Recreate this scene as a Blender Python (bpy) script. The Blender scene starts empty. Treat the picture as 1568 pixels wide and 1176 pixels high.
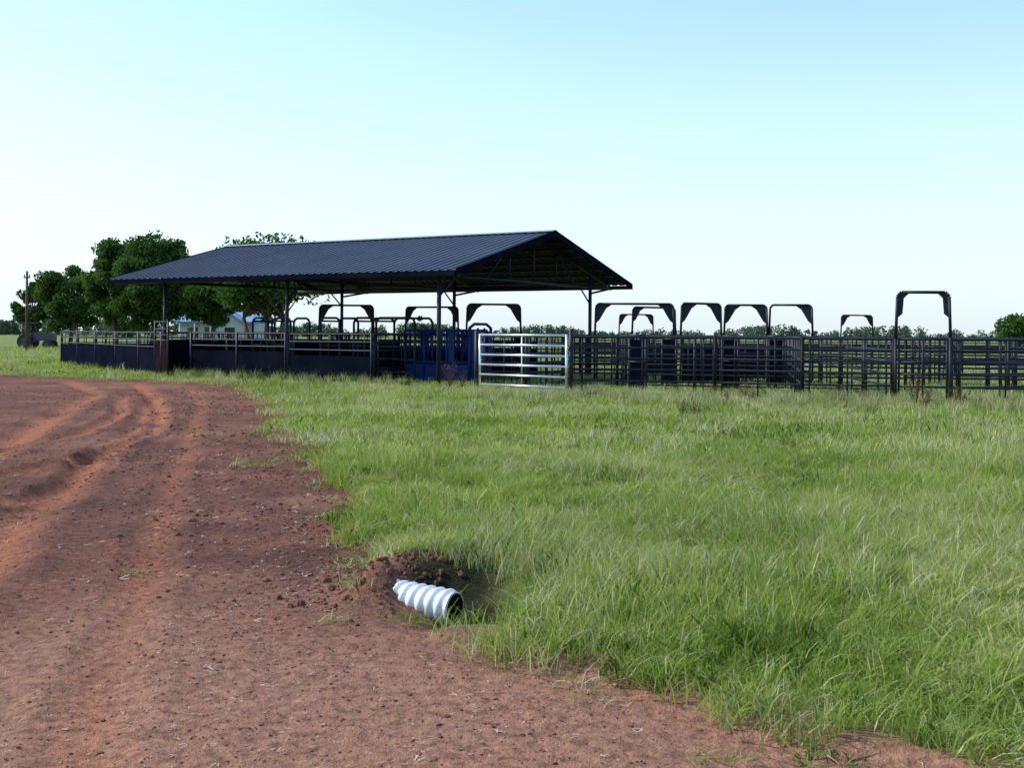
import bpy, math, random
import numpy as np
from mathutils import Vector, Matrix
random.seed(7); rng=np.random.default_rng(7)
S=bpy.context.scene; COL=S.collection
S.view_settings.view_transform='Standard'; S.view_settings.look='None'; S.view_settings.exposure=0

# ------------------------------------------------------------ light / camera
EL=math.radians(42); AZ=math.radians(-80)
sdir=Vector((math.sin(AZ)*math.cos(EL),math.cos(AZ)*math.cos(EL),math.sin(EL)))
W=bpy.data.worlds.new("World"); S.world=W; W.use_nodes=True
nt=W.node_tree; nt.nodes.clear()
sk=nt.nodes.new('ShaderNodeTexSky'); sk.sky_type='NISHITA'; sk.sun_disc=False
sk.sun_elevation=EL; sk.sun_rotation=AZ; sk.air_density=1.0; sk.dust_density=1.0; sk.ozone_density=1.0
bg=nt.nodes.new('ShaderNodeBackground'); bg.inputs[1].default_value=0.15
wo=nt.nodes.new('ShaderNodeOutputWorld')
# humid-air whitening of the clear sky: lighter overall, strongest toward the horizon (by true elevation)
tc=nt.nodes.new('ShaderNodeTexCoord'); sx=nt.nodes.new('ShaderNodeSeparateXYZ'); nt.links.new(tc.outputs['Generated'],sx.inputs[0])
mr=nt.nodes.new('ShaderNodeMapRange'); mr.interpolation_type='SMOOTHSTEP'
mr.inputs['From Min'].default_value=-0.06; mr.inputs['From Max'].default_value=0.34; mr.inputs['To Min'].default_value=0.9; mr.inputs['To Max'].default_value=0.08
nt.links.new(sx.outputs['Z'],mr.inputs['Value'])
mu=nt.nodes.new('ShaderNodeMix'); mu.data_type='RGBA'; mu.blend_type='MULTIPLY'; mu.inputs[0].default_value=1; mu.inputs[7].default_value=(1.58,1.84,2.0,1)
nt.links.new(sk.outputs[0],mu.inputs[6])
mx=nt.nodes.new('ShaderNodeMix'); mx.data_type='RGBA'; mx.inputs[7].default_value=(5.5,6.25,6.7,1)
nt.links.new(mr.outputs[0],mx.inputs[0]); nt.links.new(mu.outputs[2],mx.inputs[6])
nt.links.new(mx.outputs[2],bg.inputs[0]); nt.links.new(bg.outputs[0],wo.inputs[0])
sl=bpy.data.lights.new("sun","SUN"); sl.energy=5.0; sl.angle=math.radians(0.5); sl.color=(1,0.95,0.86)
so=bpy.data.objects.new("sun",sl); COL.objects.link(so); so.rotation_mode='QUATERNION'
so.rotation_quaternion=(-sdir).to_track_quat('-Z','Y'); so.location=(-40,10,40)
cd=bpy.data.cameras.new("camera"); cd.sensor_width=36; cd.lens=39.03; cd.shift_y=-78/1568; cd.clip_end=6000; cd.clip_start=0.1
cam=bpy.data.objects.new("camera",cd); COL.objects.link(cam); S.camera=cam
cam.location=(0,0,1.65); cam.rotation_euler=(math.radians(90),math.radians(-0.4),0)

# ------------------------------------------------------------ noise
def _h(ix,iy,s):
    n=(ix.astype(np.int64)*374761393+iy.astype(np.int64)*668265263+s*974634777)&0xffffffff
    n=((n^(n>>13))*1274126177)&0xffffffff
    n=n^(n>>16)
    return (n&0xffff)/65535.0
def vnoise(x,y,s=0):
    ix=np.floor(x);iy=np.floor(y);fx=x-ix;fy=y-iy
    fx=fx*fx*(3-2*fx);fy=fy*fy*(3-2*fy)
    a=_h(ix,iy,s);b=_h(ix+1,iy,s);c=_h(ix,iy+1,s);d=_h(ix+1,iy+1,s)
    return (a*(1-fx)+b*fx)*(1-fy)+(c*(1-fx)+d*fx)*fy
def fbm(x,y,f,o=4,s=0):
    t=0;a=0.5
    for k in range(o):
        t=t+a*(vnoise(x*f,y*f,s+k)-0.5)*2; f*=2.03; a*=0.5
    return t
def sstep(a,b,x):
    t=np.clip((x-a)/(b-a),0,1); return t*t*(3-2*t)
ROAD=[(-7.8,32.0),(-6.9,29),(-5.3,23.8),(-3.59,17.3),(-2.34,13.55),(-1.5,11.15),(-1.29,8.72),(-0.86,7.6),(-0.60,6.36),(-0.28,5.84),
 (0.22,5.4),(0.64,4.98),(1.10,4.47),(1.45,4.2),(3,3.1),(6,1.5),(10,-1),(10,-30),(-80,-30),(-80,50),(-30,42.6),(-17.8,38.9),(-12.6,35.6),(-9.57,33.8)]
def segdist(x,y,pts,closed=False):
    d=np.full(x.shape,1e9); n=len(pts)
    for i in range(n if closed else n-1):
        ax,ay=pts[i];bx,by=pts[(i+1)%n]
        vx,vy=bx-ax,by-ay
        t=np.clip(((x-ax)*vx+(y-ay)*vy)/(vx*vx+vy*vy),0,1)
        d=np.minimum(d,np.hypot(x-ax-t*vx,y-ay-t*vy))
    return d
def roadsd(x,y):   # >0 on grass, <0 on dirt
    d=segdist(x,y,ROAD,True); ins=np.zeros(x.shape,bool); n=len(ROAD)
    for i in range(n):
        ax,ay=ROAD[i];bx,by=ROAD[(i+1)%n]
        if ay==by: continue
        c=((ay>y)!=(by>y))&(x<(bx-ax)*(y-ay)/(by-ay)+ax); ins^=c
    sd=np.where(ins,-d,d)
    return sd+0.18*fbm(x,y,1.6,5,50)+0.07*np.minimum(y/10,3)*fbm(x,y,0.5,3,60)
TR=[([(-3.3,5.5),(-3.6,7.5),(-3.98,8.6),(-5.0,13),(-6.5,19.5),(-8.6,27),(-11.5,34)],0.2,0.045),
    ([(-4.8,6.5),(-5.6,9),(-6.96,15.1),(-8.6,20.8),(-10.8,29),(-14,35)],0.24,0.045),
    ([(-1.6,4),(-2.2,6.5),(-2.9,9),(-3.8,12.5),(-5.2,18),(-7.0,25),(-9,31)],0.15,0.022),
    ([(-9.5,10.2),(-7.2,10.9),(-5.9,12.2),(-5.4,14.5),(-5.9,18.5),(-7.4,23.5),(-10,30)],0.14,0.055),
    ([(-10.5,11.6),(-8.4,12.4),(-7.2,13.9),(-6.8,17),(-7.6,21.5),(-9.5,27)],0.14,0.055),
    ([(-7,7.8),(-5.5,8.7),(-4.75,10.2),(-4.8,12),(-5.6,15)],0.12,0.045)]
def rut(x,y):
    r=np.zeros(x.shape);hh=np.zeros(x.shape)
    for p,w,dp in TR:
        d=segdist(x+0.06*fbm(x,y,0.7,2,70),y,p)
        g=np.exp(-(d/w)**2); r=np.maximum(r,g*np.minimum(dp/0.045,1))
        hh+=-dp*g+dp*0.6*np.exp(-((d-w*1.7)/(w*0.5))**2)*(1+0.5*fbm(x,y,5,3,75))
    return r,hh
def height(x,y,sd=None):
    if sd is None: sd=roadsd(x,y)
    near=1-sstep(45,70,np.hypot(x,y))
    h=0.05*fbm(x,y,0.35,3,5)*near
    dirt=1-sstep(-0.15,0.1,sd)
    r,hr=rut(x,y)
    edge=1-sstep(1.4,3.0,-sd)          # loose bladed soil along the road edge
    fine=0.011*fbm(x,y,6,4,11)+(0.014+0.036*edge*sstep(5.5,8,y))*np.maximum(fbm(x,y,2.6,4,17),-.1)*(0.4+0.6*edge)
    h=h+dirt*(fine+hr)*near+(1-dirt)*0.03*fbm(x,y,3,3,23)*near
    h=h+0.07*sstep(-0.06,0.16,sd)*near
    # hollow at the culvert mouth and the spoil heaped over and behind it
    h=h+0.10*np.exp(-(((x+0.55)/0.42)**2+((y-7.45)/0.26)**2))
    h=h+0.24*np.exp(-(((x+0.80)/0.17)**2+((y-6.74)/0.24)**2))
    h=h-0.26*np.exp(-(((x+0.12)/0.26)**2+((y-6.55)/0.34)**2))
    h=h-0.12*np.exp(-(((x+0.40)/0.16)**2+((y-6.30)/0.22)**2))
    h=h-0.18*np.exp(-(((x+0.35)/0.28)**2+((y-7.05)/0.18)**2))
    return h

# ------------------------------------------------------------ materials
def newmat(name):
    m=bpy.data.materials.new(name); m.use_nodes=True; t=m.node_tree; t.nodes.clear()
    return m,t,t.nodes.new('ShaderNodeOutputMaterial')
def N(t,k,**kw):
    n=t.nodes.new(k)
    for a,b in kw.items(): setattr(n,a,b)
    return n
def noise(t,scale,detail=4,rough=0.6,vec=None):
    n=N(t,'ShaderNodeTexNoise'); n.inputs['Scale'].default_value=scale; n.inputs['Detail'].default_value=detail; n.inputs['Roughness'].default_value=rough
    if vec is None:
        g=N(t,'ShaderNodeNewGeometry'); vec=g.outputs['Position']
    t.links.new(vec,n.inputs['Vector']); return n.outputs['Fac']
def ramp(t,fac,stops):
    r=N(t,'ShaderNodeValToRGB'); e=r.color_ramp.elements
    while len(e)<len(stops): e.new(0.5)
    for i,(p,c) in enumerate(stops):
        e[i].position=p; e[i].color=(*c,1)
    t.links.new(fac,r.inputs[0]); return r.outputs[0]
def mix(t,fac,a,b,bt='MIX'):
    m=N(t,'ShaderNodeMix',data_type='RGBA',blend_type=bt)
    if isinstance(fac,(int,float)): m.inputs[0].default_value=fac
    else: t.links.new(fac,m.inputs[0])
    for s,v in ((6,a),(7,b)):
        if isinstance(v,tuple): m.inputs[s].default_value=(*v,1)
        else: t.links.new(v,m.inputs[s])
    return m.outputs[2]
def bump(t,h,strength,dist):
    b=N(t,'ShaderNodeBump'); b.inputs['Strength'].default_value=strength; b.inputs['Distance'].default_value=dist
    t.links.new(h,b.inputs['Height']); return b.outputs[0]
def pmat(name,c1,c2,rough=0.6,metal=0.0,scale=3.0,bs=0.0,bd=0.01,spec=0.5,bscale=40):
    m,t,o=newmat(name); p=N(t,'ShaderNodeBsdfPrincipled')
    c=ramp(t,noise(t,scale),[(0.35,c1),(0.65,c2)])
    t.links.new(c,p.inputs['Base Color']); p.inputs['Roughness'].default_value=rough; p.inputs['Metallic'].default_value=metal
    p.inputs['Specular IOR Level'].default_value=spec
    if bs: t.links.new(bump(t,noise(t,bscale),bs,bd),p.inputs['Normal'])
    t.links.new(p.outputs[0],o.inputs[0]); return m
def leafmat(name,stops,trans=0.45,tint=(1.0,1.0,0.6),pscale=0.35,rnd=True):
    m,t,o=newmat(name)
    f=noise(t,pscale,2)
    if rnd:
        oi=N(t,'ShaderNodeObjectInfo'); a=N(t,'ShaderNodeMath',operation='MULTIPLY_ADD')
        t.links.new(oi.outputs['Random'],a.inputs[0]); a.inputs[1].default_value=0.35
        b=N(t,'ShaderNodeMath',operation='SUBTRACT'); t.links.new(f,b.inputs[0]); b.inputs[1].default_value=0.17
        t.links.new(b.outputs[0],a.inputs[2]); f=a.outputs[0]
    c=ramp(t,f,stops)
    d=N(t,'ShaderNodeBsdfDiffuse'); t.links.new(c,d.inputs['Color'])
    tr=N(t,'ShaderNodeBsdfTranslucent'); t.links.new(mix(t,1.0,c,tint,'MULTIPLY'),tr.inputs[0])
    ms=N(t,'ShaderNodeMixShader'); ms.inputs[0].default_value=trans
    t.links.new(d.outputs[0],ms.inputs[1]); t.links.new(tr.outputs[0],ms.inputs[2]); t.links.new(ms.outputs[0],o.inputs[0])
    return m
M_pipe=pmat("dark_painted_pipe",(0.007,0.010,0.018),(0.013,0.016,0.025),0.5,0.0,2,spec=0.22)
M_sheet=pmat("dark_steel_sheet",(0.004,0.006,0.013),(0.008,0.010,0.019),0.85,0.0,1.2,0.0,0.01,0.0,6)
M_rust=pmat("rusty_panel",(0.012,0.007,0.009),(0.024,0.012,0.013),0.9,0.0,4,spec=0.0)
M_galv=pmat("galvanised_pipe",(0.55,0.58,0.62),(0.72,0.74,0.78),0.28,0.9,8)
M_blue=pmat("blue_paint",(0.004,0.014,0.085),(0.007,0.021,0.12),0.5,0.0,5,spec=0.15)
def roofmat():
    m,t,o=newmat("roof_metal"); p=N(t,'ShaderNodeBsdfPrincipled')
    c=ramp(t,noise(t,0.7,6,0.65),[(0.3,(0.026,0.035,0.060)),(0.7,(0.044,0.055,0.086))])
    t.links.new(c,p.inputs['Base Color']); p.inputs['Roughness'].default_value=0.55; p.inputs['Metallic'].default_value=0.0; p.inputs['Specular IOR Level'].default_value=0.25
    t.links.new(p.outputs[0],o.inputs[0]); return m
M_roof=roofmat()
M_ridge=pmat("ridge_metal",(0.3,0.33,0.38),(0.4,0.43,0.48),0.35,0.7,3)  # brighter than the sheeting: ridge highlight put into the cap colour
M_bark=pmat("bark",(0.05,0.04,0.032),(0.10,0.08,0.065),0.9,0,6,0.6,0.03)
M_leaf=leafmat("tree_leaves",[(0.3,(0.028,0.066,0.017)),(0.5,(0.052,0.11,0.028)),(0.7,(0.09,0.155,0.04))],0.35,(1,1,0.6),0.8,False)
M_far=leafmat("distant_leaves_hazed",[(0.3,(0.06,0.09,0.06)),(0.7,(0.10,0.14,0.085))],0.2,(1,1,0.8),0.05,False)  # paler, greyer green: distance haze mixed into the leaf colour

def groundmat():
    m,t,o=newmat("ground_soil_and_turf"); p=N(t,'ShaderNodeBsdfPrincipled'); p.inputs['Roughness'].default_value=0.95; p.inputs['Specular IOR Level'].default_value=0.1
    at=N(t,'ShaderNodeAttribute',attribute_name='dirt'); ar=N(t,'ShaderNodeAttribute',attribute_name='rut'); ac=N(t,'ShaderNodeAttribute',attribute_name='dry'); a_shade=N(t,'ShaderNodeAttribute',attribute_name='hollow_shade')
    n1=noise(t,0.9,6,0.65); n2=noise(t,16,6,0.72); n3=noise(t,75,3,0.6)
    d=ramp(t,n1,[(0.32,(0.092,0.043,0.033)),(0.5,(0.145,0.063,0.045)),(0.68,(0.22,0.092,0.057))])
    d=mix(t,ac.outputs['Fac'],d,(0.33,0.172,0.115))
    d=mix(t,ar.outputs['Fac'],d,(0.36,0.138,0.072))
    d=mix(t,0.8,d,ramp(t,n2,[(0.34,(0.36,0.33,0.33)),(0.5,(0.92,0.92,0.92)),(0.66,(1.4,1.35,1.3))]),'MULTIPLY')
    sp=ramp(t,n3,[(0.60,(0,0,0)),(0.70,(.6,.6,.6))]); d=mix(t,sp,d,(0.28,0.20,0.165))
    d=mix(t,a_shade.outputs['Fac'],d,(0.014,0.011,0.011))  # painted shade: soil goes near-black in the hollow
    g=ramp(t,noise(t,0.5,5),[(0.3,(0.10,0.14,0.03)),(0.5,(0.15,0.19,0.05)),(0.7,(0.21,0.23,0.08))])
    g=mix(t,0.6,g,ramp(t,noise(t,9,5,0.7),[(0.3,(0.4,0.4,0.36)),(0.7,(1.3,1.3,1.3))]),'MULTIPLY')
    g=mix(t,a_shade.outputs['Fac'],g,(0.014,0.013,0.011))  # same painted hollow shade on the turf
    c=mix(t,at.outputs['Fac'],g,d); t.links.new(c,p.inputs['Base Color'])
    a=N(t,'ShaderNodeMath',operation='MULTIPLY_ADD'); t.links.new(n3,a.inputs[0]); a.inputs[1].default_value=0.35; t.links.new(n2,a.inputs[2])
    t.links.new(bump(t,a.outputs[0],0.9,0.05),p.inputs['Normal'])
    t.links.new(p.outputs[0],o.inputs[0]); return m
M_ground=groundmat()

# ------------------------------------------------------------ ground sheet (turf + dirt road share one height field)
def axis(segs):
    out=[]
    for a,b,s in segs: out+=list(np.arange(a,b,s))
    return out
xs=np.array([-3000,-1500,-800,-400,-250,-160,-110]+axis([(-80,-20,3),(-20,-9,0.14),(-9,-5,0.06),(-5,5,0.04),(5,16,0.2),(16,80,3)])+[80,110,160,250,400,800,1500,3000],float)
ys=np.array([-60,-30,-12,-4,0,2]+axis([(3,9,0.04),(9,15,0.06),(15,24,0.12),(24,46,0.25),(46,100,3)])+[100,130,180,260,400,700,1200,2000,3500],float)
X,Y=np.meshgrid(xs,ys); SD=roadsd(X,Y); Z=height(X,Y,SD)
ny,nx=X.shape
V=np.stack([X,Y,Z],-1).reshape(-1,3)
dirt=(1-sstep(0.05,0.42,SD+0.10*fbm(X,Y,9,3,80))).reshape(-1)
R,_=rut(X,Y); R=(np.clip(R,0,1)*0.9*sstep(0.2,0.6,fbm(X,Y,1.2,3,91)*0.5+0.55)).reshape(-1)
DRY=((1-sstep(4.4,7.6,Y+2.0*fbm(X,Y,0.5,3,33)))*0.85+0.3*sstep(.05,.5,fbm(X,Y,.5,3,35))).clip(0,1).reshape(-1)
SHADE=(np.exp(-(((X+0.38)/0.38)**2+((Y-7.12)/0.32)**2)**2)+np.exp(-(((X+0.10)/0.26)**2+((Y-6.62)/0.30)**2)**2)).clip(0,.92).reshape(-1)  # shade of the culvert hollow, painted as dark patches in the ground colour
idx=np.arange(ny*nx).reshape(ny,nx)
Q=np.stack([idx[:-1,:-1],idx[:-1,1:],idx[1:,1:],idx[1:,:-1]],-1).reshape(-1,4)
SDc=(SD[:-1,:-1]+SD[1:,1:]).reshape(-1)/2
def meshnp(name,V,Q,mat,attrs=None,smooth=True):
    u,inv=np.unique(Q,return_inverse=True); inv=inv.reshape(Q.shape); k=Q.shape[1]
    me=bpy.data.meshes.new(name); me.vertices.add(len(u)); me.vertices.foreach_set('co',V[u].astype(np.float32).ravel())
    me.loops.add(Q.size); me.loops.foreach_set('vertex_index',inv.astype(np.int32).ravel())
    me.polygons.add(len(Q)); me.polygons.foreach_set('loop_start',np.arange(0,Q.size,k,dtype=np.int32)); 
    me.update(calc_edges=True)
    if smooth: me.polygons.foreach_set('use_smooth',np.ones(len(Q),bool))
    for an,av in (attrs or {}).items():
        a=me.attributes.new(an,'FLOAT','POINT'); a.data.foreach_set('value',av[u].astype(np.float32))
    me.materials.append(mat); me.validate(); return me
def addobj(name,me,parent=None):
    o=bpy.data.objects.new(name,me); COL.objects.link(o)
    if parent: o.parent=parent
    return o
AT={'dirt':dirt,'rut':R,'dry':DRY,'hollow_shade':SHADE}
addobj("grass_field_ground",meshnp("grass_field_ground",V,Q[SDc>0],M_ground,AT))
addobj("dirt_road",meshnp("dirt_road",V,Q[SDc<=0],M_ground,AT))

# ------------------------------------------------------------ scattered vegetation via instancing
def tuft(name,n,rad,h0,h1,w,lean,mats,stalks=0,seed=0,drop=0.10):
    r=random.Random(seed); v=[];f=[];mi=[]
    for i in range(n+stalks):
        st=i>=n
        a=r.uniform(0,6.283); rr=rad*math.sqrt(r.random()); bx,by=rr*math.cos(a),rr*math.sin(a)
        h=r.uniform(h0,h1)*(r.uniform(1.0,1.5) if st else 1); d=r.uniform(0,6.283); le=lean*r.uniform(0.2,1.2)*h*(0.5 if st else 1)
        ww=w*r.uniform(0.6,1.3)*(0.5 if st else 1); t=r.uniform(0,3.14); px,py=math.cos(t)*ww/2,math.sin(t)*ww/2
        b=len(v); lx,ly=math.cos(d)*le,math.sin(d)*le
        v+=[(bx-px,by-py,-0.02),(bx+px,by+py,-0.02),(bx+lx*.3-px*.9,by+ly*.3-py*.9,h*.5),(bx+lx*.3+px*.9,by+ly*.3+py*.9,h*.5),
            (bx+lx*.7-px*.5,by+ly*.7-py*.5,h*.85),(bx+lx*.7+px*.5,by+ly*.7+py*.5,h*.85),(bx+lx*1.15,by+ly*1.15,h*(1 if r.random()<.6 else .8))]
        f+=[(b,b+1,b+3,b+2),(b+2,b+3,b+5,b+4),(b+4,b+5,b+6)]
        k=1 if (st or r.random()<drop) else 0; mi+=[k]*3
    me=bpy.data.meshes.new(name); me.from_pydata(v,[],f)
    for m in mats: me.materials.append(m)
    me.polygons.foreach_set('material_index',mi); me.update()
    return bpy.data.objects.new(name,me)
def coll(name,objs):
    c=bpy.data.collections.new(name)
    for o in objs: c.objects.link(o)
    return c
def scatter(name,c,P,rot,scl,idxs):
    me=bpy.data.meshes.new(name); me.vertices.add(len(P)); me.vertices.foreach_set('co',P.astype(np.float32).ravel())
    a=me.attributes.new('rot','FLOAT_VECTOR','POINT'); a.data.foreach_set('vector',rot.astype(np.float32).ravel())
    a=me.attributes.new('scl','FLOAT_VECTOR','POINT'); a.data.foreach_set('vector',scl.astype(np.float32).ravel())
    a=me.attributes.new('pick','INT','POINT'); a.data.foreach_set('value',idxs.astype(np.int32))
    me.update(); o=addobj(name,me)
    g=bpy.data.node_groups.new(name+"_gn",'GeometryNodeTree')
    g.interface.new_socket('Geometry',in_out='INPUT',socket_type='NodeSocketGeometry'); g.interface.new_socket('Geometry',in_out='OUTPUT',socket_type='NodeSocketGeometry')
    gi=g.nodes.new('NodeGroupInput'); go=g.nodes.new('NodeGroupOutput'); ip=g.nodes.new('GeometryNodeInstanceOnPoints')
    ci=g.nodes.new('GeometryNodeCollectionInfo'); ci.inputs['Collection'].default_value=c; ci.inputs['Separate Children'].default_value=True; ci.inputs['Reset Children'].default_value=True
    def na(n,dt):
        q=g.nodes.new('GeometryNodeInputNamedAttribute'); q.data_type=dt; q.inputs['Name'].default_value=n; return q.outputs['Attribute']
    L=g.links.new
    L(gi.outputs[0],ip.inputs['Points']); L(ci.outputs[0],ip.inputs['Instance']); ip.inputs['Pick Instance'].default_value=True
    L(na('pick','INT'),ip.inputs['Instance Index']); L(na('rot','FLOAT_VECTOR'),ip.inputs['Rotation']); L(na('scl','FLOAT_VECTOR'),ip.inputs['Scale'])
    L(ip.outputs[0],go.inputs[0])
    md=o.modifiers.new('instances','NODES'); md.node_group=g
    return o
G1=leafmat("grass_green",[(0.22,(0.13,0.215,0.032)),(0.5,(0.235,0.33,0.062)),(0.78,(0.39,0.43,0.14))],0.45,(1.0,1.0,0.6),0.45)
G2=leafmat("grass_straw",[(0.3,(0.38,0.37,0.20)),(0.7,(0.60,0.57,0.40))],0.4,(1,1,0.85),0.5)
G3=leafmat("weed_brown",[(0.3,(0.10,0.062,0.04)),(0.7,(0.19,0.12,0.08))],0.2,(1,1,0.85),0.5)
G4=leafmat("weed_dark",[(0.3,(0.045,0.095,0.022)),(0.7,(0.085,0.15,0.038))],0.35,(1,1,0.6),0.5)
near=[tuft("t_a",42,.11,.05,.15,.006,.8,[G1,G2],0,1,.06),tuft("t_b",42,.13,.08,.20,.006,.9,[G1,G2],1,2,.10),tuft("t_c",36,.10,.11,.25,.006,.9,[G1,G2],4,3,.16),
      tuft("t_d",32,.12,.10,.24,.0045,.8,[G2,G1],6,4,.4),tuft("t_e",30,.10,.07,.16,.011,.9,[G4,G1],0,5,.3)]
C_near=coll("tufts_near",near)
far=[tuft("f_a",30,.32,.05,.13,.018,.9,[G1,G2],1,11,.07),tuft("f_b",30,.34,.07,.17,.015,.9,[G1,G2],3,12,.16),tuft("f_c",28,.3,.09,.22,.010,.8,[G2,G1],5,13,.40),tuft("f_d",26,.3,.07,.18,.02,.8,[G4,G1],1,14,.4)]
C_far=coll("tufts_far",far)
def sample(y0,y1,dens,k=0.55,m=1.5):
    xw=k*y1+m; n=int(dens*2*xw*(y1-y0))
    x=rng.uniform(-xw,xw,n); y=rng.uniform(y0,y1,n); q=np.abs(x)<k*y+m; return x[q],y[q]
def field(name,c,parts,nvar):
    Ps=[];Rs=[];Ss=[];Is=[]
    for (y0,y1,dens,s0) in parts:
        x,y=sample(y0,y1,dens); sd=roadsd(x,y)
        thin=rng.random(len(x))
        bare=sstep(.22,.5,fbm(x,y,1.3,4,200))*.7*sstep(.2,1.2,sd)
        keep=((sd>0.0)&(rng.random(len(x))>bare))|((sd>-0.30)&(thin<0.10))|((sd>-1.6)&(fbm(x,y,1.1,3,44)>0.28)&(thin<0.16))
        # ground in front of and behind the culvert mouth stays nearly bare
        keep&=~((np.abs(x+0.45)<0.42)&(np.abs(y-6.6)<0.75)&(thin<0.96))&~((np.abs(x+0.10)<0.20)&(np.abs(y-6.6)<0.34)&(thin<0.95))
        x,y,sd=x[keep],y[keep],sd[keep]
        z=height(x,y,sd); n=len(x)
        tall=sstep(-2.0,6,x-0.25*y)*0.45+0.7+0.8*fbm(x,y,0.9,4,103)
        tall=np.clip(np.where(sd<0,0.45,tall),.35,1.8)
        tall*=0.62+0.38*sstep(0.0,1.0,sd)
        s=rng.uniform(0.8,1.25,n)*s0
        Ps.append(np.stack([x,y,z],1)); Rs.append(np.stack([rng.uniform(-.2,.2,n),rng.uniform(-.2,.2,n),rng.uniform(0,6.28,n)],1))
        Ss.append(np.stack([s,s,s*tall],1))
        p=rng.random(n)*.75+0.75*fbm(x,y,0.55,4,107)+0.15+0.12*sstep(0,8,x)+.10*sstep(16,26,y)
        if nvar==5: i=np.select([p<0.33,p<0.60,p<0.78,p<1.2],[0,1,2,3],3); i=np.where(rng.random(n)<0.04+.14*(fbm(x,y,.9,3,111)>.25),4,i)
        else: i=np.select([p<0.45,p<0.70,p<1.2],[0,1,2],2); i=np.where(rng.random(n)<0.03+.18*(fbm(x,y,.6,3,111)>.25),3,i)
        Is.append(i)
    return scatter(name,c,np.concatenate(Ps),np.concatenate(Rs),np.concatenate(Ss),np.concatenate(Is))
field("meadow_grass",C_near,[(3.2,9,110,1.0),(9,14,62,1.15)],5)
field("meadow_grass",C_far,[(14,24,19,1.0),(24,40,10,1.05),(40,70,2.6,1.3),(70,120,0.5,1.8)],4)

# fence-line weeds and tall dead stalks
def weed(name,seed,mat,h=0.7):
    r=random.Random(seed); v=[];f=[]
    for s in range(9):
        a=r.uniform(0,6.28); l=r.uniform(.1,.4)*h; H=h*r.uniform(.6,1); tx,ty=math.cos(a)*l,math.sin(a)*l
        w=.006; b=len(v)
        v+=[(-w,0,-.02),(w,0,-.02),(tx+w*.5,ty,H),(tx-w*.5,ty,H),(0,-w,-.02),(0,w,-.02),(tx,ty+w*.5,H),(tx,ty-w*.5,H)]
        f+=[(b,b+1,b+2,b+3),(b+4,b+5,b+6,b+7)]
        for k in range(22):
            u=r.uniform(.3,1.05); c=Vector((tx*u,ty*u,H*u))+Vector([r.gauss(0,.035) for _ in range(3)])
            q=Vector([r.uniform(-1,1) for _ in range(3)]).normalized()*.022; p=q.cross(Vector((.3,.5,.8))).normalized()*.009
            b=len(v); v+=[tuple(c-q),tuple(c+p),tuple(c+q),tuple(c-p)]; f.append((b,b+1,b+2,b+3))
    me=bpy.data.meshes.new(name); me.from_pydata(v,[],f); me.materials.append(mat); return bpy.data.objects.new(name,me)
C_w=coll("weeds",[weed("w_a",1,G3),weed("w_b",2,G3,.5),weed("w_c",3,G4,.5),tuft("w_d",44,.22,.25,.55,.010,.5,[G2,G1],10,31,.3)])
wp=[];wi=[]
for (x,y,k) in [(8.6,23.6,0),(8.75,23.5,1),(9.4,23.3,0),(9.5,23.4,1),(7.3,24.2,1),(5.3,25.4,1),(3.4,20.5,1),(3.2,20.7,1),(-1.7,30.9,0),(-1.4,30.6,1),(6.0,24.3,3),(9.8,24.0,1),(11.3,21.5,1),(-6.9,33.6,2),(-7.6,34,2),(-8.4,34.4,2)]:
    wp.append((x,y));wi.append(k)
for i in range(520):
    t=rng.random(); x=-1+15*t; y=27.2-4.6*t+rng.normal(0,.7); wp.append((x,y)); wi.append(3 if rng.random()<.93 else int(rng.integers(0,3)))
for i in range(110):
    t=rng.random(); x=-3-8.5*t; y=32.4+5.2*t+rng.normal(0,.25); wp.append((x,y)); wi.append(int(rng.choice([2,3])))
for i in range(90):
    x=rng.uniform(-1,12); y=rng.uniform(13,24); wp.append((x,y)); wi.append(int(rng.choice([1,2,3,3])))
wp=np.array(wp);wi=np.array(wi); n=len(wp); s=rng.uniform(.6,1.15,n)*np.where(np.arange(n)<16,1.1,.7); s[-90:]*=.55
scatter("fence_line_weeds",C_w,np.stack([wp[:,0],wp[:,1],height(wp[:,0],wp[:,1])],1),np.stack([np.zeros(n),np.zeros(n),rng.uniform(0,6.28,n)],1),np.stack([s,s,s],1),wi)

# gravel, clods and straw on the road
M_clod=pmat("clod",(0.08,0.039,0.030),(0.20,0.09,0.062),0.95,0,30,spec=.1)
M_peb=pmat("pebble",(0.17,0.125,0.105),(0.30,0.23,0.195),0.85,0,30,spec=.2)
M_straw=pmat("straw_bit",(0.38,0.32,0.26),(0.50,0.44,0.37),0.8,0,10)
import bmesh
def rock(name,seed,mat,sub=2):
    bm=bmesh.new(); bmesh.ops.create_icosphere(bm,subdivisions=sub,radius=1); r=random.Random(seed)
    for v in bm.verts: v.co*=r.uniform(.7,1.15); v.co.z*=.6
    me=bpy.data.meshes.new(name); bm.to_mesh(me); bm.free(); me.materials.append(mat); return bpy.data.objects.new(name,me)
def straw(name,seed):
    r=random.Random(seed); v=[];f=[]
    for k in range(2):
        a=r.uniform(0,3.14); l=r.uniform(.5,1); c=Vector((r.uniform(-1,1),r.uniform(-1,1),.12)); d=Vector((math.cos(a),math.sin(a),r.uniform(-.1,.15)))*l; p=Vector((-math.sin(a),math.cos(a),0))*.09
        b=len(v); v+=[tuple(c-d-p),tuple(c-d+p),tuple(c+d+p),tuple(c+d-p)]; f.append((b,b+1,b+2,b+3))
    me=bpy.data.meshes.new(name); me.from_pydata(v,[],f); me.materials.append(M_straw); return bpy.data.objects.new(name,me)
C_r=coll("gravel_bits",[rock("r_a",1,M_clod),rock("r_b",2,M_clod),rock("r_c",3,M_peb,1),straw("s_a",1),straw("s_b",2)])
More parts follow.
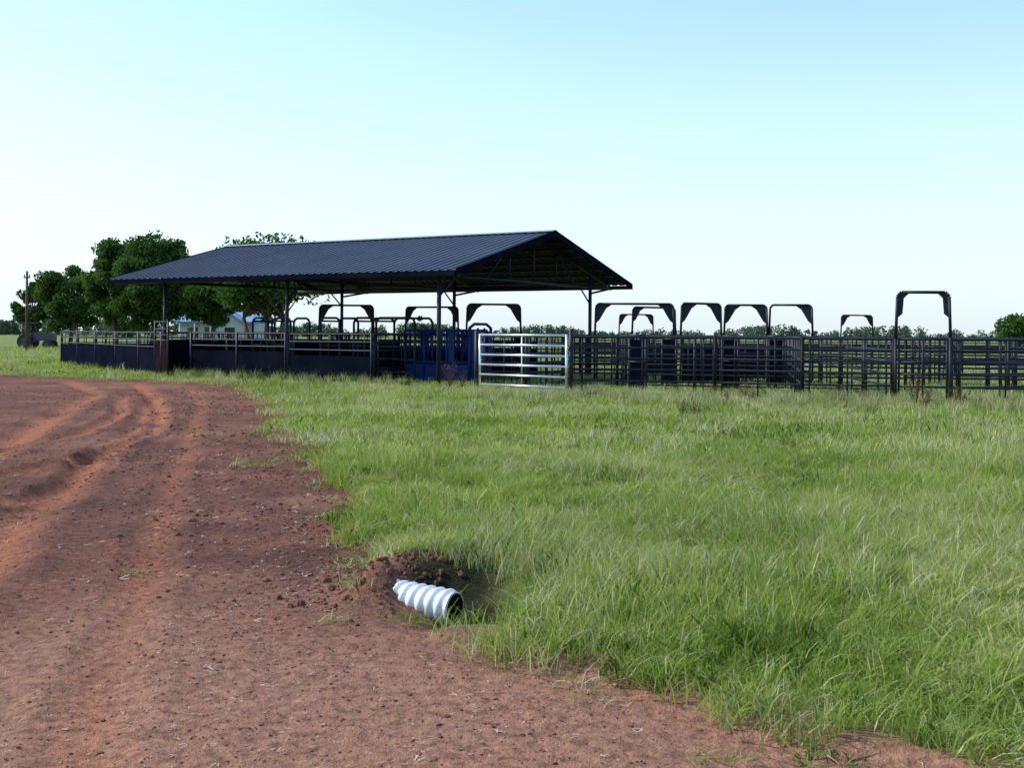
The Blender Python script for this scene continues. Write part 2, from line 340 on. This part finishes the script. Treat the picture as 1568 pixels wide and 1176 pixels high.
x1,y1=sample(3.3,9,560); x2,y2=sample(9,16,170); x3,y3=sample(16,32,24)
x=np.concatenate([x1,x2,x3]);y=np.concatenate([y1,y2,y3]); sd=roadsd(x,y); k=(sd<0.12)&(rng.random(len(x))<0.3+0.7*sstep(-.3,.3,fbm(x,y,.8,3,130))); x,y,sd=x[k],y[k],sd[k]; n=len(x)
edge=1-sstep(1.4,3.0,-sd)
s=np.exp(rng.normal(0,.45,n))*0.0042*np.where(y>9,1.6,1)*np.where(y>16,1.7,1)*(1+0.8*edge*sstep(5.5,8,y))
pi=rng.choice(5,n,p=[.42,.38,.08,.07,.05]); s=np.where(pi>=3,s*1.5+.006,s); s=np.clip(s,0,.034)
scatter("gravel",C_r,np.stack([x,y,height(x,y,sd)+np.where(pi<3,s*.1,.003)],1),np.stack([rng.uniform(-.2,.2,n),rng.uniform(-.2,.2,n),rng.uniform(0,6.28,n)],1),np.stack([s,s,s],1),pi)

# ------------------------------------------------------------ mesh builder
class MB:
    def __init__(s): s.v=[];s.f=[];s.m=[];s.sm=[]
    def tube(s,p0,p1,r0,r1=None,n=8,mat=0,cap=True):
        p0=Vector(p0);p1=Vector(p1); r1=r0 if r1 is None else r1
        d=(p1-p0).normalized(); a=d.orthogonal().normalized(); b=d.cross(a); k=len(s.v)
        for p,r in ((p0,r0),(p1,r1)):
            for i in range(n):
                t=6.28318*i/n; s.v.append(tuple(p+a*math.cos(t)*r+b*math.sin(t)*r))
        for i in range(n):
            j=(i+1)%n; s.f.append((k+i,k+j,k+n+j,k+n+i)); s.m.append(mat); s.sm.append(True)
        if cap:
            s.f.append(tuple(k+i for i in range(n))[::-1]); s.f.append(tuple(k+n+i for i in range(n))); s.m+=[mat,mat]; s.sm+=[False,False]
    def path(s,pts,r,n=8,mat=0):
        for a,b in zip(pts[:-1],pts[1:]): s.tube(a,b,r,r,n,mat)
    def prism(s,poly,off,mat=0):
        k=len(s.v); n=len(poly); off=Vector(off)
        s.v+=[tuple(Vector(p)) for p in poly]+[tuple(Vector(p)+off) for p in poly]
        s.f.append(tuple(range(k,k+n))[::-1]); s.f.append(tuple(range(k+n,k+2*n)))
        for i in range(n):
            j=(i+1)%n; s.f.append((k+i,k+j,k+n+j,k+n+i))
        s.m+=[mat]*(n+2); s.sm+=[False]*(n+2)
    def wallbox(s,p0,p1,z0,z1,th,mat=0):
        p0=Vector((p0[0],p0[1],0));p1=Vector((p1[0],p1[1],0)); d=(p1-p0).normalized(); nn=Vector((-d.y,d.x,0))*th
        q=[p0-nn/2+Vector((0,0,z0)),p1-nn/2+Vector((0,0,z0)),p1-nn/2+Vector((0,0,z1)),p0-nn/2+Vector((0,0,z1))]
        s.prism(q,nn,mat)
    def obj(s,name,mats,parent=None):
        me=bpy.data.meshes.new(name); me.from_pydata(s.v,[],s.f)
        for m in mats: me.materials.append(m)
        me.polygons.foreach_set('material_index',s.m); me.polygons.foreach_set('use_smooth',s.sm); me.update()
        return addobj(name,me,parent)
def empty(name):
    e=bpy.data.objects.new(name,None); COL.objects.link(e); return e
def lerp(a,b,t): return (a[0]+(b[0]-a[0])*t,a[1]+(b[1]-a[1])*t)
def P3(p,z): return (p[0],p[1],z)

# ------------------------------------------------------------ barn
UL=Vector((-0.857,0.514,0)); UW=Vector((0.545,0.839,0))
A=Vector((-1.66,32.0,0)); WID=11.2; LEN=14.9; EZ=3.46; RZ=5.01
barn=empty("open_sided_barn")
def rp(t,w,z): return A+UL*t+UW*w+Vector((0,0,z))
rb=MB()
for side in (0,1):
    we=0 if side==0 else WID; wr=WID/2
    n=50; step=LEN/n; prof=[]
    for i in range(n):
        t=i*step
        for dt,dz in ((0,0),(step*.62,0),(step*.72,.03),(step*.88,.03)): prof.append((t+dt,dz))
    prof.append((LEN,0))
    k=len(rb.v)
    for t,dz in prof: rb.v.append(tuple(rp(t,we,EZ+dz))); rb.v.append(tuple(rp(t,wr,RZ+dz)))
    for i in range(len(prof)-1):
        q=(k+2*i,k+2*i+1,k+2*i+3,k+2*i+2); rb.f.append(q if side==0 else q[::-1]); rb.m.append(0); rb.sm.append(False)
rb.obj("roof_sheeting",[M_roof],barn)
tb=MB()
for sgn in (-1,1):
    tb.prism([rp(-.03,WID/2,RZ+.06),rp(LEN+.03,WID/2,RZ+.06),rp(LEN+.03,WID/2+sgn*.18,RZ+.012),rp(-.03,WID/2+sgn*.18,RZ+.012)],(0,0,.012),1)
for t in (-.05,LEN+.02):
    for e in (0,WID):
        tb.prism([rp(t,e,EZ-.16),rp(t,WID/2,RZ-.16),rp(t,WID/2,RZ+.05),rp(t,e,EZ+.05)],UL*.03,0)
for e in (-.03,WID+.003):
    tb.prism([rp(0,e,EZ-.15),rp(LEN,e,EZ-.15),rp(LEN,e,EZ-.01),rp(0,e,EZ-.01)],UW*.025,0)
tb.obj("roof_trim",[M_sheet,M_ridge],barn)
fb=MB()
POST_T=(0.8,6.75,12.4); WN,WF=.35,9.5
def roofz(w): return EZ+(RZ-EZ)*(1-abs(w-WID/2)/(WID/2))
for t in POST_T:
    for w in (WN,WF):
        fb.tube(rp(t,w,-.1),rp(t,w,roofz(w)-.2),.065,n=10)
        fb.prism([rp(t,w,.0)+Vector((-.12,-.12,0)),rp(t,w,.0)+Vector((.12,-.12,0)),rp(t,w,0)+Vector((.12,.12,0)),rp(t,w,0)+Vector((-.12,.12,0))],(0,0,.09))
        fb.tube(rp(t,w,EZ-.75),rp(t,w+(.8 if w<5 else -.8),EZ-.12),.03)
    zc=EZ-.12
    fb.tube(rp(t,.05,zc),rp(t,WID-.05,zc),.055)
    for e in (0.05,WID-.05): fb.tube(rp(t,e,EZ-.1),rp(t,WID/2,RZ-.1),.055)
    fb.tube(rp(t,WID/2,zc),rp(t,WID/2,RZ-.1),.04)
    for a,b in ((.25,.37),(.37,.37),(.63,.63),(.75,.63)):
        fb.tube(rp(t,WID*a,zc),rp(t,WID*b,roofz(WID*b)-.1),.03)
for w in (WN,WF): fb.tube(rp(.1,w,EZ-.13+(0.02)),rp(LEN-.1,w,EZ-.11),.06)
for i in range(1,8):
    for sgn in (0,1):
        w=WID/2*i/8.; w=w if sgn==0 else WID-w
        fb.prism([rp(.05,w,roofz(w)-.10),rp(LEN-.05,w,roofz(w)-.10),rp(LEN-.05,w,roofz(w)-.02),rp(.05,w,roofz(w)-.02)],UW*.04)
for t in (.8,6.75,12.4): fb.tube(rp(t,WF,EZ-.35),rp(t,WID-.25,EZ-.14),.04)
fb.obj("frame_and_posts",[M_pipe],barn)

# ------------------------------------------------------------ fences, gates
def fence(p0,p1,h=1.58,rails=6,sp=2.6,z0=.22,solid=0,r=.026,name="pipe_fence",mats=None,pr=.045,stay=True,solid_z0=.1):
    b=MB(); L=math.hypot(p1[0]-p0[0],p1[1]-p0[1]); n=max(1,round(L/sp))
    for i in range(n+1):
        q=lerp(p0,p1,i/n); b.tube(P3(q,-.15),P3(q,h+.04),pr,n=8)
        if stay and i<n:
            for u in (.08,.5,.92):
                q=lerp(p0,p1,(i+u)/n); b.tube(P3(q,solid if solid else z0),P3(q,h),r*.8,n=6)
    for k in range(rails):
        z=z0+(h-z0)*(k/(rails-1))**0.93
        if solid and z<solid-.05: continue
        j=[random.uniform(-.012,.012) for _ in range(n+1)]
        for i in range(n):
            b.tube(P3(lerp(p0,p1,i/n),z+j[i]),P3(lerp(p0,p1,(i+1)/n),z+j[i+1]),r,n=8,cap=False)
    if solid: b.wallbox(p0,p1,solid_z0,solid,.012,1)
    return b.obj(name,mats or [M_pipe,M_sheet])
def bow(p0,p1,H=2.6,h=1.58,solid=0,gate=True,gl=True,gr=True,plate=.42,r=.035,pf=.85):
    b=MB(); d=Vector((p1[0]-p0[0],p1[1]-p0[1],0)); L=d.length; d/=L; o=Vector((p0[0],p0[1],0))
    def q(u,z): return o+d*u+Vector((0,0,z))
    lean=.05; c=.07
    pts=[q(0,-.15),q(0,h),q(lean*.6,H-c*1.4),q(lean+.03,H-.03),q(lean+c,H),q(L-lean-c,H-.01),q(L-lean-.03,H-.04),q(L-lean*.6,H-c*1.4),q(L,h),q(L,-.15)]
    b.path(pts,r,8)
    nn=Vector((-d.y,d.x,0))*.012
    pw=min(plate*pf,L*.32)
    if gl: b.prism([q(lean*.5,H-plate-.12),q(lean+.02,H-.03),q(lean+pw+.08,H-.01),q(lean+pw*.72,H-plate*.30),q(lean+.09,H-plate-.02)],nn)
    if gr: b.prism([q(L-lean*.5,H-plate-.12),q(L-lean-.02,H-.03),q(L-lean-pw-.08,H-.01),q(L-lean-pw*.72,H-plate*.30),q(L-lean-.09,H-plate-.02)],nn)
    if gate:
        for k in range(6):
            z=.22+(h-.22)*(k/5)**.93; b.tube(q(.07,z),q(L-.07,z),.024,n=8)
        for u in (.07,L/2,L-.07): b.tube(q(u,.2),q(u,h),.026)
        if solid: b.prism([q(.07,.15),q(L-.07,.15),q(L-.07,solid),q(.07,solid)],nn,1)
    return b.obj("bow_gate",[M_pipe,M_sheet])
fence((1.42,26.7),(4.8,26.2)); fence((4.8,26.2),(6.62,25.3)); fence((6.62,25.3),(8.5,24.7)); fence((9.62,24.3),(16.0,22.6))
bow((8.52,24.65),(9.6,24.3),H=2.62,plate=.46,pf=.35)
fence((8.5,24.7),(9.3,33.4),rails=6)
fence((9.6,24.3),(17.5,27.5),rails=6)
fence((-1.0,32.3),(3.0,31.6)); fence((3.0,31.6),(7.2,30.3)); fence((7.2,30.3),(10.5,29.6)); fence((10.5,29.6),(18,28))
fence((-0.8,28.4),(1.6,33.6)); fence((3.0,31.6),(4.9,40.5),solid=0); fence((4.8,26.2),(6.1,33.5)); fence((6.62,25.3),(9.4,38.5))
fence((1.6,34.8),(9.4,33.9)); fence((9.4,33.9),(20,32))
fence((0,41),(10,40)); fence((10,40),(24,37.5)); fence((4,52),(30,49)); fence((11,30),(17,42)); fence((-2,48),(6,56)); fence((12.5,29.2),(21,40))
bow((2.62,35.1),(5.05,34.6),solid=0,plate=.5); bow((4.25,39.3),(5.85,39.7),solid=1.3)
bow((5.15,33.9),(6.45,34.2),solid=1.35,plate=.5); bow((6.8,35.6),(8.1,35.2),solid=1.3,plate=.5); bow((8.15,35.2),(9.4,34.7),gl=False,plate=.5)
bow((15.4,52),(16.9,52),gate=True); bow((5.2,54),(6.9,54.2))
for (x,y,dx) in [(3.15,29.7,.42),(6.0,31.5,.4),(7.6,33.0,.45),(4.5,33.2,.4),(0.1,35.2,.4)]:
    b=MB(); b.wallbox((x,y),(x+dx,y-.1),.12,1.5,.03,1)
    for u in (0,1):
        b.tube((x+dx*u,y-.1*u,-.1),(x+dx*u,y-.1*u,1.6),.04)
    b.tube((x,y,1.6),(x+dx,y-.1,1.6),.04); b.tube((x,y-.04,.9),(x+dx,y-.14,.9),.03); b.obj("slide_gate",[M_pipe,M_sheet])
g=MB(); g0=(-0.81,28.2);g1=(1.30,26.45)
for k in range(7):
    z=.10+1.5*k/6; g.tube(P3(g0,z),P3(g1,z),.031,n=12)
for u in (0,.5,1): g.tube(P3(lerp(g0,g1,u),.08),P3(lerp(g0,g1,u),1.62),.031 if u!=.5 else .016,n=12)
for z in (.3,1.4): g.tube(P3(g1,z),P3((1.42,26.62),z),.02)
g.obj("galvanised_farm_gate",[M_galv])
b=MB(); b.tube((1.42,26.65,-.2),(1.42,26.65,1.75),.06); b.tube((-.9,28.35,-.2),(-.9,28.35,1.72),.06); b.obj("gate_posts",[M_pipe])

def bl(t,w): p=rp(t,w,0); return (p.x,p.y)
fence(bl(3.3,WN),bl(6.7,WN),solid=.9); fence(bl(6.8,WN),bl(11.1,WN),solid=1.0,rails=7)
fence(bl(0.9,2.9),bl(12.5,2.9),solid=1.0); fence(bl(0.9,6),bl(12.5,6),solid=1.1); fence(bl(0.9,WF),bl(13,WF),solid=0)
for t in (3.3,6.6,9.5,12.4): fence(bl(t,WN+.1),bl(t,5.9),solid=1.3 if t>4 else 0)
fence(bl(12.4,WN),(-21.3,52.5),solid=1.0,sp=3.2); fence((-21.3,52.5),(-17,58),solid=1.0)
fence((-21.3,60),(-4,56),rails=5)
bow(bl(8.6,3.9),bl(6.7,4.6),plate=.5); bow(bl(7.4,7.3),bl(5.0,7.3),plate=.5); bow(bl(2.5,4.2),bl(0.9,5.0),plate=.5)
g=MB(); p0=bl(12.3,-.15);p1=bl(11.2,-.55); g.wallbox(p0,p1,.08,1.3,.03,1)
for u in (0,.5,1): g.tube(P3(lerp(p0,p1,u),-.05),P3(lerp(p0,p1,u),2.0 if u!=.5 else 1.6),.035)
for z in (1.32,1.5,1.7,1.95): g.tube(P3(p0,z),P3(p1,z),.025)
g.obj("rusty_gate",[M_pipe,M_rust])
for (t,w,l) in [(9.0,1.1,.7),(8.0,1.1,.7),(6.1,1.2,.8),(4.8,1.3,.9),(3.9,1.3,1.5)]:
    g=MB(); a=Vector((*bl(t,w),0)); d=-UL
    for off in (0,.9):
        o=a+UW*off
        pts=[o,o+Vector((0,0,1.95)),o+d*.05+Vector((0,0,2.05)),o+d*.14+Vector((0,0,2.1)),o+d*(l-.14)+Vector((0,0,2.1)),o+d*(l-.05)+Vector((0,0,2.05)),o+d*l+Vector((0,0,1.95)),o+d*l]
        g.path(pts,.038)
        for z in (.4,.8,1.2,1.6): g.tube(o+Vector((0,0,z)),o+d*l+Vector((0,0,z)),.025)
    g.tube(a+Vector((0,0,2.0)),a+UW*.9+Vector((0,0,2.0)),.03); g.obj("alley_hoop_frame",[M_pipe])

# ------------------------------------------------------------ squeeze chute
ch=empty("cattle_squeeze_chute"); c0=Vector((*bl(3.3,2.0),0)); d=-UL; w=UW
def cq(u,v,z): return c0+d*u+w*v+Vector((0,0,z))
g=MB(); Lc=2.5
for v in (0,.85):
    for u in (0,.75,1.6,Lc): g.tube(cq(u,v,0),cq(u,v,1.72),.045)
    for z in (.1,.72,1.2,1.72): g.tube(cq(0,v,z),cq(Lc,v,z),.04)
    for i in range(1,14): g.tube(cq(Lc*i/14,v,.72),cq(Lc*i/14,v,1.72),.018,n=6)
for u in (0,.75,1.6,Lc): g.tube(cq(u,0,1.72),cq(u,.85,1.72),.04); g.tube(cq(u,0,.06),cq(u,.85,.06),.04)
g.obj("frame_and_bars",[M_blue],ch)
g=MB()
for v in (-.02,.87): g.prism([cq(.05,v,.12),cq(Lc-.05,v,.12),cq(Lc-.05,v,.66),cq(.05,v,.66)],w*.012)
for u in (1.7,): g.prism([cq(u,-.05,.75),cq(u+.22,-.05,.75),cq(u+.22,-.05,1.65),cq(u,-.05,1.65)],w*.02)
g.obj("side_panels",[M_blue],ch)
g=MB()
for v in (-.15,1.0): g.tube(cq(Lc+.05,v,0),cq(Lc+.05,v,1.8),.05)
g.path([cq(Lc+.05,-.15,1.8),cq(Lc+.05,.1,1.92),cq(Lc+.05,.75,1.92),cq(Lc+.05,1.0,1.8)],.045)
for v in (.25,.6): g.path([cq(Lc+.08,v,.2),cq(Lc+.08,v+(-.08 if v<.4 else .08),1.0),cq(Lc+.08,v,1.8)],.035)
for v,e in ((-.12,.1),(.75,.97)): g.prism([cq(Lc+.1,v,.15),cq(Lc+.1,e,.15),cq(Lc+.1,e,1.7),cq(Lc+.1,v,1.7)],d*.012)
g.tube(cq(Lc*.5,-.1,1.6),cq(Lc*.35,-.55,1.95),.02); g.obj("head_gate",[M_blue],ch)

# ------------------------------------------------------------ culvert
M_cul=pmat("culvert_galvanised",(0.62,0.65,0.70),(0.80,0.82,0.86),0.45,0.3,20)
M_culin=pmat("culvert_inside_shade",(0.012,0.012,0.015),(0.02,0.02,0.02),0.8,0,10,spec=.1)  # near-black: shade inside the pipe painted into the lining colour
cv=MB(); p1=Vector((-.32,6.46,.045)); p0=p1-Vector((.86,-.50,-.03)).normalized()*.46; ax=(p1-p0); LL=ax.length; ax.normalize(); a=ax.cross(Vector((0,0,1))).normalized(); bb=a.cross(ax)
nr=90; ns=44; k=len(cv.v); CR=.098
for i in range(nr+1):
    for j in range(ns):
        t=6.28318*j/ns; u=LL*i/nr; r=CR+.008*math.cos(6.283*(LL-u)/.066+t)   # spiral corrugation
        cv.v.append(tuple(p0+ax*(u)+a*math.cos(t)*r+bb*math.sin(t)*r))
for i in range(nr):
    for j in range(ns):
        q=(j+1)%ns; cv.f.append((k+i*ns+j,k+(i+1)*ns+j,k+(i+1)*ns+q,k+i*ns+q)); cv.m.append(0); cv.sm.append(True)
k2=len(cv.v)
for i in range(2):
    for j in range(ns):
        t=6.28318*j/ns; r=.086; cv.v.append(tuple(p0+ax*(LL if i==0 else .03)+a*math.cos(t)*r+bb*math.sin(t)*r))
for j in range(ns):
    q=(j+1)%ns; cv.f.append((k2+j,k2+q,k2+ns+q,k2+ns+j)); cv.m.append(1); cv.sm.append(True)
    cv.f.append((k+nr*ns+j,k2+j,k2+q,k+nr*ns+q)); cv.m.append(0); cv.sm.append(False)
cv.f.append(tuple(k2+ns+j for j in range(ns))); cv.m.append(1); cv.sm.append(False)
cv.obj("corrugated_culvert_pipe",[M_cul,M_culin])
n=560; x=rng.normal(-.78,.25,n); y=rng.normal(7.05,.30,n); s=np.clip(np.exp(rng.normal(0,.5,n))*.013,.005,.036)
keep=~((np.abs(x+.40)<.22)&(y<6.9)); x,y,s=x[keep],y[keep],s[keep]; n=len(x)
scatter("spoil_clods",C_r,np.stack([x,y,height(x,y)+.003],1),rng.uniform(0,3,(n,3)),np.stack([s,s,s],1),rng.integers(0,2,n))

# ------------------------------------------------------------ trees
def leaves(cent,rad,per,size,flat=.8,seed=0):
    r=np.random.default_rng(seed); C=np.repeat(cent,per,0); Rr=np.repeat(rad,per)
    n=len(C); d=r.normal(size=(n,3)); d/=np.linalg.norm(d,axis=1)[:,None]; rr=Rr*r.random(n)**.45
    d[:,2]*=flat; c=C+d*rr[:,None]
    a=r.normal(size=(n,3)); a/=np.linalg.norm(a,axis=1)[:,None]; b=np.cross(a,r.normal(size=(n,3))); b/=np.linalg.norm(b,axis=1)[:,None]
    s=size*r.uniform(.6,1.3,n)[:,None]; a*=s; b*=s*.6
    V=np.stack([c-a,c-b*.9+a*.1,c+a,c+b],1).reshape(-1,3); return V
def tree(name,x,y,H,Wd,seed,base=.22,leaf=.17,nc=46,per=230,trunks=1,tr=.22):
    r=random.Random(seed); e=empty(name); b=MB(); cz=H*(base+1)/2; ch=H*(1-base)/2
    cents=[];rads=[]
    for i in range(nc):
        while True:
            p=Vector((r.uniform(-1,1),r.uniform(-1,1),r.uniform(-1,1)))
            if p.length<1: break
        if p.length<.55: p=p.normalized()*r.uniform(.5,.95)
        rr=r.uniform(.12,.22)*Wd*.8
        c=Vector((x+p.x*(Wd/2-rr*.6)*r.uniform(.9,1.08),y+p.y*(Wd/2-rr*.6),cz+p.z*(ch-rr*.55)*r.uniform(.9,1.05)))
        cents.append(c);rads.append(rr)
    for k in range(trunks):
        ox=x+(k-(trunks-1)/2)*.9; base_p=Vector((ox,y,-.2)); f=Vector((x+r.uniform(-.4,.4)+(k-(trunks-1)/2)*1.2,y,H*.30))
        b.tube(base_p,f,tr,tr*.72,10); m=len(cents)//trunks
        for c in cents[k*m:(k+1)*m]:
            mid=f.lerp(c,.5)+Vector((r.uniform(-.3,.3),r.uniform(-.3,.3),r.uniform(.0,.4)))
            b.tube(f,mid,tr*.36,tr*.2,6); b.tube(mid,c,tr*.2,tr*.05,5)
    b.obj("trunk_and_limbs",[M_bark],e)
    V=leaves(np.array([tuple(c) for c in cents]),np.array(rads),per,leaf,.75,seed)
    addobj("foliage",meshnp("foliage",V,np.arange(len(V)).reshape(-1,4),M_leaf,smooth=False),e)
tree("oak_tree",-29.2,90,10.0,7.6,1,base=.12,nc=90,tr=.3,per=260)
tree("oak_tree",-32.8,92,9.6,6.0,2,base=.10,nc=70,per=240)
tree("oak_tree",-40.6,102,8.2,6.6,3,base=.12,nc=66)
tree("oak_tree",-45.0,104,6.8,3.8,4,base=.15,nc=30,per=170)
tree("oak_tree",-17.8,80,8.8,9.8,5,base=.30,nc=70,trunks=3,tr=.2,per=200)
tree("oak_tree",-24.0,88,7.0,5.6,6,base=.25,nc=44)
tree("oak_tree",69.5,152,4.9,8.0,8,base=.05,nc=40,leaf=.25,per=160)
tree("shrub_tree",-12.2,150,3.9,3.4,9,base=.1,nc=16,leaf=.22,per=110)
cs=[];rs=[]
xq=-420.
r_=random.Random(5)
while xq<460:
    yy=360+r_.uniform(-25,25); hh=2.5+1.1*math.sin(xq*.031)*math.sin(xq*.083+1)+.8*math.sin(xq*.17)+r_.uniform(0,.7)
    if xq<-60: hh+=1.3
    if xq>120: hh+=.3
    hh=max(hh,1.8)
    rad=r_.uniform(1.0,1.9)
    for z in np.arange(.4,max(hh,.5),1.1): cs.append((xq+r_.uniform(-1,1),yy,min(z,hh-rad*.3))); rs.append(rad)
    xq+=r_.uniform(.6,1.4)
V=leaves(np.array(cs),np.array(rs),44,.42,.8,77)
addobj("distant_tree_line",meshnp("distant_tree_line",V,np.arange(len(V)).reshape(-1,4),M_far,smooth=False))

# ------------------------------------------------------------ house in the distance
M_wall=pmat("house_siding",(0.35,0.42,0.40),(0.45,0.5,0.48),0.8,0,1)
M_hroof=pmat("house_roof_blue",(0.13,0.22,0.36),(0.18,0.28,0.42),0.5,0.1,1)
M_glass=pmat("window_glass",(0.02,0.025,0.03),(0.03,0.035,0.04),0.15,0,1)
M_white=pmat("white_trim",(0.7,0.7,0.7),(0.8,0.8,0.8),0.6,0,3)
hs=empty("farm_house"); hx,hy=-33.5,112.
b=MB(); b.prism([(hx,hy,0),(hx+7.5,hy,0),(hx+7.5,hy,2.5),(hx,hy,2.5)],(0,7,0)); b.prism([(hx+4.2,hy-1.5,0),(hx+6.6,hy-1.5,0),(hx+6.6,hy-1.5,2.5),(hx+5.4,hy-1.5,3.3),(hx+4.2,hy-1.5,2.5)],(0,1.49,0)); b.obj("walls",[M_wall],hs)
b=MB(); b.prism([(hx-.5,hy-.6,2.45),(hx-.5,hy+3.5,3.75),(hx-.5,hy+7.6,2.45),(hx-.5,hy+7.6,2.6),(hx-.5,hy+3.5,3.92),(hx-.5,hy-.6,2.6)],(8.6,0,0))
b.prism([(hx+3.9,hy-1.8,2.35),(hx+5.4,hy-1.8,3.38),(hx+6.9,hy-1.8,2.35),(hx+6.9,hy-1.8,2.5),(hx+5.4,hy-1.8,3.53),(hx+3.9,hy-1.8,2.5)],(0,3.4,0)); b.obj("roof",[M_hroof],hs)
b=MB(); 
for u,w_,z0,z1 in ((.8,1,1,2),(2.5,.9,.05,2.05)): b.prism([(hx+u,hy-.03,z0),(hx+u+w_,hy-.03,z0),(hx+u+w_,hy-.03,z1),(hx+u,hy-.03,z1)],(0,.02,0))
b.prism([(hx+4.9,hy-1.54,1),(hx+5.9,hy-1.54,1),(hx+5.9,hy-1.54,2),(hx+4.9,hy-1.54,2)],(0,.02,0)); b.obj("windows_and_door",[M_glass],hs)
b=MB()
for u in (0.1,1.6,3.2): b.tube((hx+u,hy-.5,0),(hx+u,hy-.5,2.5),.07)
b.obj("porch_posts",[M_white],hs)
b=MB(); b.tube((-37.6,86,-.3),(-37.6,86,6.2),.12,.09,10); b.tube((-37.85,86,5.7),(-37.35,86,5.7),.05); 
for u in (-.2,.2): b.tube((-37.6+u,86,5.75),(-37.6+u,86,5.95),.05,.03)
b.obj("utility_pole",[M_bark])
M_tire=pmat("tire",(0.015,0.015,0.015),(0.03,0.03,0.03),0.8); M_tp=pmat("tractor_paint",(0.02,0.03,0.05),(0.04,0.05,0.07),0.4)
def wheel(b,x,y,r,w):
    b.tube((x,y,r),(x,y+w,r),r,r,20,0); b.tube((x,y-.02,r),(x,y-.005,r),r*.5,r*.5,14,1)
b=MB(); tx,ty=-42.2,96
wheel(b,tx,ty,.62,.35); wheel(b,tx,ty+1.4,.62,.35); wheel(b,tx+1.9,ty+.1,.38,.25); wheel(b,tx+1.9,ty+1.4,.38,.25)
b.prism([(tx+.4,ty+.5,.7),(tx+2.3,ty+.5,.7),(tx+2.35,ty+.5,1.3),(tx+.4,ty+.5,1.45)],(0,.8,0),1)
b.prism([(tx-.6,ty+.35,.6),(tx+.5,ty+.35,.6),(tx+.5,ty+.35,1.2),(tx-.6,ty+.35,1.2)],(0,1.1,0),1)
for u in (-.55,.45):
    for v in (.4,1.4): b.tube((tx+u,ty+v,1.2),(tx+u*.9,ty+v,2.2),.04,mat=1)
b.prism([(tx-.7,ty+.25,2.2),(tx+.6,ty+.25,2.2),(tx+.6,ty+.25,2.3),(tx-.7,ty+.25,2.3)],(0,1.3,0),1); b.tube((tx+1.6,ty+.9,1.35),(tx+1.6,ty+.9,2.0),.04,mat=1)
b.obj("tractor",[M_tire,M_tp])
b=MB(); 
def oval(z,s=1): return [(12.0+s*(.9 if math.cos(t)>0 else -.9)*.6+s*.42*math.cos(t)*1.0,48+s*.42*math.sin(t),z) for t in [i*6.283/24+.01 for i in range(24)]]
k=len(b.v); b.v+=oval(0)+oval(.6)+oval(.6,.92)+oval(.35,.9)
for r0 in range(3):
    for i in range(24):
        j=(i+1)%24; b.f.append((k+r0*24+i,k+r0*24+j,k+(r0+1)*24+j,k+(r0+1)*24+i)); b.m.append(0); b.sm.append(False)
b.f.append(tuple(k+72+i for i in range(24))); b.m.append(0); b.sm.append(False)
b.obj("water_trough",[M_galv])
